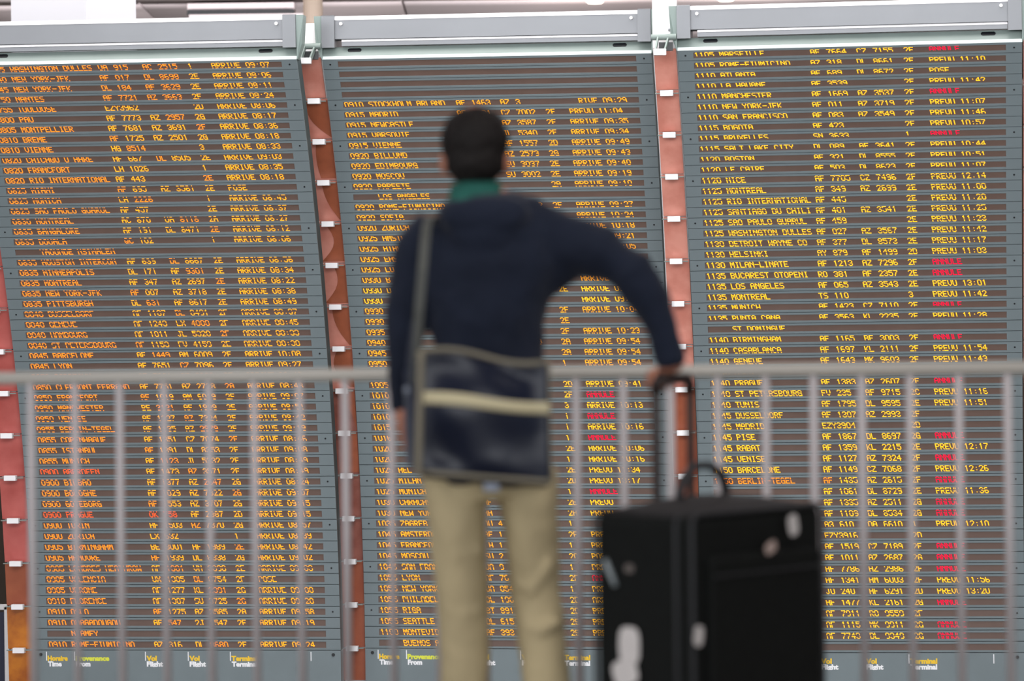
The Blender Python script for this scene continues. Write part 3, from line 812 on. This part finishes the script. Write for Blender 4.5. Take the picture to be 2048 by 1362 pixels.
# right hand closed round the case's pull handle (bar runs across at about y 762)
HB = J(1346, 758, -0.02)          # middle of the grip bar
bx = Vector((math.cos(-0.9), math.sin(-0.9) * -1, 0))
ux = Vector((0.78, 0.62, 0)).normalized(); vy = Vector((-ux.y, ux.x, 0))
tube(body, [RWR, RHA, HB + Vector((0, 0.0, 0.026)) + vy * 0.026], [(0.026, 0.020), (0.036, 0.014), (0.046, 0.009)], 12, ref=ux)
for i in range(4):
    c = HB + vy * 0.016 + ux * (-0.050 + 0.0225 * i); ln = (0.9, 1.0, 0.97, 0.85)[i]
    q = [c - vy * 0.008 + Vector((0, 0, 0.026)), c + vy * 0.024 + Vector((0, 0, 0.016)), c + vy * 0.028 * ln + Vector((0, 0, -0.012)), c + vy * 0.006 + Vector((0, 0, -0.030 * ln))]
    finger(body, q, 0.0092)
finger(body, [HB - ux * 0.046 + Vector((0, 0, 0.026)) + vy * 0.012, HB - ux * 0.062 + Vector((0, 0, -0.004)) + vy * 0.016, HB - ux * 0.040 + Vector((0, 0, -0.024)) + vy * 0.006], 0.0105)
# feet
for ax in (J(932, 1505, 0.04), J(1112, 1505, -0.04)):
    tube(body, [Vector((ax.x, ax.y - 0.03, 0.06)), Vector((ax.x, ax.y + 0.06, 0.05)), Vector((ax.x, ax.y + 0.17, 0.035))], [0.035, 0.036, 0.026], 12)
person = fuse('person', body, M_skin, 0.0055, 3)
person['label'] = 'person seen from behind in navy sweatshirt and khaki trousers, one hand on the suitcase handle'
person['category'] = 'person'

hair = bmesh.new()
ball(hair, J(950, 282, -0.002), (0.091, 0.106, 0.094), seg=28)
ball(hair, J(951, 322, -0.030), (0.081, 0.074, 0.068), seg=20)
ball(hair, J(951, 352, -0.036), (0.056, 0.04, 0.038))
ball(hair, J(942, 243, 0.02), (0.052, 0.07, 0.036)); ball(hair, J(972, 248, 0.03), (0.05, 0.06, 0.038))
h = fuse('hair', hair, M_hair, 0.006, 4, person, disp=0.012, dsize=0.02)
h['label'] = 'short dark brown hair'
# cut nothing: the fringe line leaves the face free
bm = bmesh.new()
for s in (-1, 1): ball(bm, J(951 + s * 22, 303, 0.098), (0.012, 0.009, 0.010), seg=12)
obj('eyes', bm, mat('eye_white', srgb(225, 222, 215), 0.3), person, True)

hd = bmesh.new()
tube(hd, [J(955, 392, 0.0), J(958, 412, 0), J(968, 436, 0), J(978, 470, 0), J(978, 530, 0.0), J(973, 610, 0), J(978, 695, 0), J(974, 800, 0), J(974, 890, 0), J(976, 955, 0), J(976, 972, 0)],
     [(0.072, 0.066), (0.105, 0.08), (0.160, 0.095), (0.200, 0.112), (0.198, 0.125), (0.162, 0.12), (0.143, 0.115), (0.160, 0.12), (0.166, 0.13), (0.170, 0.13), (0.160, 0.12)], 36, ref=(1, 0, 0))
tube(hd, [J(872, 448), J(846, 490), J(822, 580, 0.0), J(808, 680, 0.0), J(806, 760, 0.02), J(805, 812, 0.03)], [0.055, 0.070, 0.062, 0.052, 0.043, 0.035], 18)
tube(hd, [J(1060, 452), J(1130, 486), J(1206, 510, -0.01), J(1266, 545, -0.03), J(1302, 598, -0.03), J(1324, 660, -0.03), J(1341, 726, -0.03)], [0.068, 0.082, 0.074, 0.065, 0.056, 0.045, 0.037], 18)
tube(hd, [J(1060, 560, 0), J(1100, 545, 0), J(1150, 520, 0)], [0.07, 0.06, 0.05], 14)
# hood lying on the back
ball(hd, J(968, 432, -0.085), (0.125, 0.055, 0.060)); ball(hd, J(965, 470, -0.100), (0.085, 0.030, 0.060))
tube(hd, [J(908, 410, 0.06), J(892, 424, -0.01), J(915, 430, -0.06), J(962, 424, -0.09), J(1010, 416, -0.07), J(1034, 410, -0.01), J(1008, 402, 0.06)], [0.022, 0.030, 0.032, 0.034, 0.032, 0.030, 0.022], 12)
# ribbed cuffs and hem
tube(hd, [J(803, 806, 0.03), J(803, 826, 0.03)], [0.036, 0.033], 14); tube(hd, [J(1341, 712, -0.03), J(1343, 732, -0.03)], [0.037, 0.034], 14)
sw = fuse('sweatshirt', hd, M_navy, 0.009, 5, person, disp=0.022, dsize=0.11)
sw['label'] = 'navy hooded sweatshirt'
bm = bmesh.new()
tube(bm, [J(955, 408, 0), J(953, 386, 0), J(952, 364, 0)], [(0.084, 0.082), (0.074, 0.078), (0.066, 0.074)], 24, ref=(1, 0, 0))
tube(bm, [J(945, 396, -0.085), J(918, 404, -0.085), J(903, 420, -0.075), J(893, 432, -0.06)], [0.022, 0.024, 0.022, 0.014], 10)
cl_ = fuse('shirt_collar', bm, M_teal, 0.006, 3, person); cl_['label'] = 'teal shirt collar'

tr = bmesh.new()
tube(tr, [J(977, 900), J(978, 940), J(978, 978), J(980, 1000)], [(0.160, 0.115), (0.165, 0.125), (0.155, 0.12), (0.12, 0.10)], 30, ref=(1, 0, 0))
tube(tr, [J(905, 940), J(911, 1000, 0), J(918, 1090, 0), J(924, 1190, 0.0), J(928, 1290, 0.005), J(930, 1400, 0.02), J(932, 1530, 0.04)], [(0.09, 0.10), (0.086, 0.10), (0.078, 0.088), (0.071, 0.078), (0.066, 0.072), (0.062, 0.066), (0.060, 0.066)], 22, ref=(1, 0, 0))
tube(tr, [J(1048, 940), J(1056, 1000, 0), J(1064, 1090, 0.02), J(1068, 1180, 0.035), J(1082, 1270, 0.01), J(1096, 1370, -0.02), J(1112, 1530, -0.04)], [(0.09, 0.10), (0.080, 0.10), (0.074, 0.088), (0.068, 0.078), (0.066, 0.072), (0.064, 0.066), (0.060, 0.066)], 22, ref=(1, 0, 0))
tube(tr, [J(880, 1050, -0.07), J(915, 1115, -0.075), J(965, 1095, -0.06)], [0.018, 0.020, 0.014], 10)
tube(tr, [J(1100, 1120, -0.04), J(1060, 1180, -0.045), J(1030, 1165, -0.03)], [0.020, 0.022, 0.014], 10)
tube(tr, [J(890, 1218, -0.06), J(930, 1228, -0.066), J(965, 1216, -0.055)], [0.012, 0.015, 0.012], 10)
tube(tr, [J(1050, 1250, -0.035), J(1085, 1262, -0.06), J(1120, 1240, -0.05)], [0.014, 0.018, 0.014], 10)
tro = fuse('trousers', tr, M_khaki, 0.009, 4, person, disp=0.016, dsize=0.10)
tro['label'] = 'khaki cotton trousers'
for ax in (J(932, 1505, 0.04), J(1112, 1505, -0.04)):
    bm = bmesh.new()
    tube(bm, [Vector((ax.x, ax.y - 0.085, 0.045)), Vector((ax.x, ax.y - 0.03, 0.055)), Vector((ax.x, ax.y + 0.06, 0.048)), Vector((ax.x, ax.y + 0.17, 0.036)), Vector((ax.x, ax.y + 0.20, 0.03))],
         [(0.03, 0.04), (0.042, 0.055), (0.045, 0.048), (0.048, 0.034), (0.035, 0.026)], 16, ref=(1, 0, 0))
    box(bm, ax.x - 0.045, ax.x + 0.045, ax.y - 0.10, ax.y + 0.21, 0.0, 0.022)
    fuse('shoe', bm, M_shoe, 0.008, 3, person)

# ------------------------------------------------------------------ shoulder bag
M_vinyl = mat('navy_vinyl', srgb(9, 18, 38), 0.28, noise=0.15, scale=4, bump=0.3, bscale=5, spec=0.32)
M_gus = mat('gusset_slate_vinyl', srgb(44, 50, 68), 0.35, bump=0.4, bscale=5)
M_pip = mat('piping_tan_grey', srgb(120, 114, 98), 0.6)
M_cream = mat('cream_stripe', srgb(190, 180, 146), 0.6)
M_steel = mat('buckle_steel', srgb(120, 126, 138), 0.4, metal=0.6)
DB = 8.43
def Bq(u, v, dep=0.0):
    "u 0..1 across, v 0..1 down the front of the bag"
    x = (842 + (1098 - 842) * u) * (1 - v) + (836 + (1104 - 836) * u) * v
    y = (702 + 22 * u + 10 * math.sin(math.pi * u) * 0 - 8 * math.sin(u * 6.28) * (1 - v)) * (1 - v) + (944 + 20 * u) * v
    return at(x, y, DB + dep - 0.022 * math.sin(math.pi * u) * math.sin(math.pi * min(1, v * 1.0)))
bag = thing('messenger_bag', 'glossy navy messenger bag with cream stripe and tan piping, hung on the person\'s back', 'bag', Matrix.Translation(Bq(0.5, 1)))
binv = bag.matrix_world.inverted()
def badd(name, bm, m, smooth=False, parent=bag, **kw):
    for v in bm.verts: v.co = binv @ v.co
    return obj(name, bm, m, parent, smooth, **kw)
def grid_panel(f, nu, nv, thick):
    bm = bmesh.new(); G = [[bm.verts.new(f(i / nu, j / nv)) for i in range(nu + 1)] for j in range(nv + 1)]
    H = [[bm.verts.new(f(i / nu, j / nv) + Vector((0, thick, 0))) for i in range(nu + 1)] for j in range(nv + 1)]
    for j in range(nv):
        for i in range(nu):
            bm.faces.new((G[j][i], G[j][i + 1], G[j + 1][i + 1], G[j + 1][i])); bm.faces.new((H[j][i], H[j + 1][i], H[j + 1][i + 1], H[j][i + 1]))
    per = [(0, i) for i in range(nu)] + [(j, nu) for j in range(nv)] + [(nv, i) for i in range(nu, 0, -1)] + [(j, 0) for j in range(nv, 0, -1)]
    for k in range(len(per)):
        a, b = per[k], per[(k + 1) % len(per)]
        bm.faces.new((G[a[0]][a[1]], H[a[0]][a[1]], H[b[0]][b[1]], G[b[0]][b[1]]))
    return bm
def wr(u, v):
    p = Bq(u, v); e = min(1, 8 * min(u, 1 - u)) * min(1, 8 * min(v, 1 - v))
    w = 0.009 * math.sin(5 * u + 4 * v + 0.6) * math.sin(6 * v - 2.5 * u + 0.4) + 0.004 * math.sin(11 * u - 8 * v)
    return p + Vector((0, w * e, 0))
badd('flap', grid_panel(wr, 28, 28, 0.012), M_vinyl, True)
bm = grid_panel(lambda u, v: Bq(0.02 + 0.96 * u, 0.02 + 1.03 * v, 0.02), 8, 8, 0.085); badd('pouch', bm, M_vinyl, False, bevel=0.012)
bm = bmesh.new()
lq = [at(808, 742, DB + 0.09), at(840, 712, DB + 0.012), at(836, 948, DB + 0.012), at(822, 938, DB + 0.10)]
slab(bm, [lq[3], lq[2], lq[1], lq[0]], 0.006); badd('gusset', bm, M_gus)
pc = [(i / 12, 0.0) for i in range(13)]
bm = bmesh.new()
loop = [Bq(u, 0, -0.002) for u in [i / 14 for i in range(15)]] + [Bq(1, v, -0.002) for v in [i / 10 for i in range(1, 11)]]
tube(bm, loop, [0.007] * 15 + [0.003] * 10, 8); badd('piping', bm, M_pip, True)
bm = bmesh.new(); loop = [Bq(0, v, -0.002) for v in [i / 12 for i in range(13)]] + [Bq(u, 1, -0.002) for u in [i / 14 for i in range(1, 15)]]
tube(bm, loop, [0.010] * 13 + [0.0065] * 14, 8); badd('piping', bm, M_pip, True)
st = lambda u, v: wr(u, 0.335 + 0.10 * v - 0.0 * u) + Vector((0, -0.003, 0))
badd('stripe', grid_panel(st, 28, 3, 0.004), M_cream, True)
strap = bmesh.new()
def ribbon(bm, pts, w, th=0.003, side=Vector((1, 0, 0))):
    a = []
    for p in pts: a.append([bm.verts.new(p + side * (s * w / 2) + Vector((0, t_, 0))) for s, t_ in ((-1, 0), (1, 0), (1, th), (-1, th))])
    for p, q in zip(a, a[1:]):
        for k in range(4): bm.faces.new((p[k], p[(k + 1) % 4], q[(k + 1) % 4], q[k]))
    bm.faces.new(a[0][::-1]); bm.faces.new(a[-1])
ribbon(strap, [at(829, 770, DB + 0.05), at(833, 700, DB + 0.035), at(838, 620, DB + 0.02), at(845, 540, DB + 0.03), at(850, 480, DB + 0.075), at(853, 452, DB + 0.13), at(858, 436, DB + 0.19), at(868, 432, DB + 0.25), at(885, 455, DB + 0.33), at(915, 520, DB + 0.37)], 0.024)
badd('strap', strap, M_strap, False)
strap = bmesh.new()
ribbon(strap, [at(818, 930, DB + 0.09), at(815, 850, DB + 0.085), at(815, 780, DB + 0.08), at(822, 700, DB + 0.06), at(830, 640, DB + 0.045)], 0.016); badd('strap_tail', strap, M_gus)
bm = bmesh.new(); ball(bm, at(815, 782, DB + 0.06), (0.010, 0.008, 0.016)); badd('strap_ring', bm, M_steel, True)
bm = bmesh.new(); c = at(983, 968, DB + 0.06); box(bm, c.x - 0.022, c.x + 0.022, c.y - 0.01, c.y + 0.02, c.z - 0.02, c.z + 0.015); badd('buckle', bm, M_steel, bevel=0.004)

# ------------------------------------------------------------------ suitcase
M_case = mat('black_nylon', srgb(9, 12, 11), 0.75, noise=0.2, scale=30, bump=0.1, bscale=200, spec=0.2)
M_casetop = mat('charcoal_nylon_top', srgb(34, 32, 33), 0.7, noise=0.1, scale=30, spec=0.3)
M_trimc = mat('case_piping', srgb(26, 28, 32), 0.5)
M_grip = mat('handle_dark', srgb(34, 20, 18), 0.5)
M_lab = mat('label_paper', srgb(205, 200, 198), 0.6, noise=0.05, scale=60)
M_labp = mat('label_pinkish', srgb(178, 158, 150), 0.6)
M_labd = mat('label_dim', srgb(96, 88, 84), 0.6)
M_tag = mat('tag_slate', srgb(150, 160, 164), 0.4)
th = math.radians(38.6)
C0 = at(1386, 1022, 8.25)                       # near top corner
ez = C0.z
aw, bw = 0.318, 0.60
ea = Vector((-math.cos(th), math.sin(th), 0)); eb = Vector((math.sin(th), math.cos(th), 0))   # along the narrow and the wide face
org = Vector((C0.x, C0.y, 0))
CM = Matrix(((eb.x, ea.x, 0, org.x), (eb.y, ea.y, 0, org.y), (0, 0, 1, 0), (0, 0, 0, 1)))
case = thing('suitcase', 'large black soft suitcase standing upright with pulled-out handle and white baggage labels', 'suitcase', CM)
ZB = 0.05
bm = bmesh.new(); box(bm, 0, bw, 0, aw, ZB, ez - 0.012); obj('body', bm, M_case, case, bevel=0.03)
bm = bmesh.new(); box(bm, 0.012, bw - 0.012, 0.012, aw - 0.012, ez - 0.03, ez - 0.004)
bmesh.ops.translate(bm, verts=bmesh.ops.create_grid(bm, x_segments=12, y_segments=8, size=0.5)['verts'], vec=(0, 0, 0))
for v in bm.verts[8:]:
    gx, gy = v.co.x + 0.5, v.co.y + 0.5; v.co = Vector((0.014 + (bw - 0.028) * gx, 0.014 + (aw - 0.028) * gy, ez - 0.008 + 0.034 * (math.sin(math.pi * gx) * math.sin(math.pi * gy)) ** 0.6))
tp = obj('top_panel', bm, M_casetop, case, True)
bm = bmesh.new(); box(bm, 0.05, bw - 0.04, -0.022, 0.01, ZB + 0.08, ez - 0.12); fp = obj('front_pocket', bm, M_case, case, bevel=0.015)
bm = bmesh.new(); tube(bm, [(0.06, -0.024, ez - 0.17), (bw - 0.05, -0.024, ez - 0.17)], [0.004, 0.004], 8); obj('zip', bm, M_trimc, fp)
def loop_pip(y):
    bm = bmesh.new(); r = 0.03; pts = []
    for cx_, cz, a0 in ((bw - r, ez - 0.012 - r, 0), (r, ez - 0.012 - r, 90), (r, ZB + r, 180), (bw - r, ZB + r, 270)):
        for i in range(5):
            a_ = math.radians(a0 + i * 22.5); pts.append((cx_ + r * math.cos(a_), y, cz + r * math.sin(a_)))
    pts.append(pts[0]); tube(bm, pts, [0.006] * len(pts), 8, ref=(0, 1, 0)); obj('piping', bm, M_trimc, case, True)
loop_pip(0.004); loop_pip(aw - 0.004); loop_pip(0.055)
# telescopic handle at the back (far wide face)
hb = case.matrix_world.inverted()
hc = hb @ HB
hz = hc.z - 0.0
for s in (-1, 1):
    bm = bmesh.new(); tube(bm, [(hc.x + s * 0.076, hc.y, ez - 0.3), (hc.x + s * 0.078, hc.y, hz - 0.02)], [(0.013, 0.011)] * 2, 12); po = obj('handle_post', bm, M_grip, case, True)
bm = bmesh.new(); tube(bm, [(hc.x - 0.076, hc.y, hz - 0.035), (hc.x - 0.076, hc.y, hz - 0.008), (hc.x - 0.066, hc.y, hz), (hc.x + 0.066, hc.y, hz), (hc.x + 0.076, hc.y, hz - 0.008), (hc.x + 0.076, hc.y, hz - 0.035)], [0.0155] * 6, 12); obj('handle_grip', bm, M_grip, case, True)
bm = bmesh.new(); box(bm, hc.x - 0.1, hc.x + 0.1, hc.y - 0.018, hc.y + 0.018, ez - 0.004, ez + 0.012); obj('handle_socket', bm, M_trimc, case, bevel=0.004)
bm = bmesh.new(); cxx = bw * 0.465; n = 14
tube(bm, [(cxx - 0.105 * math.cos(math.pi * i / n) , aw * 0.52, ez + 0.012 + 0.092 * math.sin(math.pi * i / n) ** 0.8) for i in range(n + 1)], [(0.014, 0.011)] * (n + 1), 10, ref=(0, 1, 0)); obj('carry_handle', bm, M_trimc, case, True)
for x in (0.07, bw - 0.07):
    for y in (0.05, aw - 0.05):
        bm = bmesh.new(); tube(bm, [(x, y - 0.012, 0.026), (x, y + 0.012, 0.026)], [0.026, 0.026], 16); wh = obj('wheel', bm, M_grip, case, True)
        bm = bmesh.new(); box(bm, x - 0.02, x + 0.02, y - 0.02, y + 0.02, 0.035, ZB + 0.02); obj('wheel_bracket', bm, M_trimc, wh)
def face_pt(px, py, face, lift):
    "point on the wide (y=0) or narrow (x=0) face of the case seen at a photo pixel"
    o0 = hb @ Vector((0, 0, EYE)); d_ = (hb.to_3x3() @ (at(px, py, 1.0) - Vector((0, 0, EYE))))
    if face == 'w': t_ = (-lift - o0.y) / d_.y
    else: t_ = (-lift - o0.x) / d_.x
    return o0 + d_ * t_
def label_part(name, px, py, w, h, face, m, lift, rot=0.0, rnd=True):
    c = face_pt(px, py, face, lift); ax = Vector((1, 0, 0)) if face == 'w' else Vector((0, -1, 0)); nn = Vector((0, 1, 0)) if face == 'w' else Vector((1, 0, 0))
    bm = bmesh.new(); vs = []
    for i in range(16):
        a_ = 2 * math.pi * i / 16; k = 0.62
        x = w / 2 * math.copysign(abs(math.cos(a_)) ** k, math.cos(a_)); z = h / 2 * math.copysign(abs(math.sin(a_)) ** k, math.sin(a_))
        x, z = x * math.cos(rot) - z * math.sin(rot), x * math.sin(rot) + z * math.cos(rot)
        vs.append(c + ax * x + Vector((0, 0, z)))
    a = [bm.verts.new(v) for v in vs]; b = [bm.verts.new(v + nn * 0.0015) for v in vs]
    bm.faces.new(a); bm.faces.new(b[::-1])
    for i in range(16): bm.faces.new((a[i], b[i], b[(i + 1) % 16], a[(i + 1) % 16]))
    return obj(name, bm, m, case)
label_part('sticker', 1587, 1050, 0.044, 0.056, 'w', M_lab, 0.026, 0.2, )['label'] = 'white sticker high on the wide face'
label_part('sticker', 1542, 1095, 0.050, 0.030, 'w', M_labp, 0.026, 0.35)['label'] = 'pinkish worn sticker'
label_part('sticker', 1258, 1137, 0.028, 0.022, 'n', M_labd, 0.003)['label'] = 'faint grey sticker on the narrow face'
label_part('sticker', 1398, 1272, 0.036, 0.052, 'w', M_lab, 0.01, -0.2)['label'] = 'white oval sticker at the near edge'
label_part('baggage_tag', 1258, 1292, 0.066, 0.10, 'n', M_lab, 0.006)['label'] = 'long white baggage tag, upper flap'
label_part('baggage_tag', 1250, 1345, 0.080, 0.070, 'n', M_lab, 0.010, 0.3)['label'] = 'lower folded end of the white baggage tag'
bm = bmesh.new(); p0 = hb @ at(1212, 1120, 8.42); p1 = hb @ at(1232, 1172, 8.40)
tube(bm, [p0, p0.lerp(p1, 0.5), p1], [(0.013, 0.004), (0.014, 0.004), (0.012, 0.004)], 10); obj('name_tag', bm, M_tag, case, True)
bm = bmesh.new(); tube(bm, [p0, p0 + Vector((0.03, 0.0, 0.05)), p0 + Vector((0.06, 0.02, 0.10))], [0.003] * 3, 6); obj('tag_loop', bm, M_trimc, case)
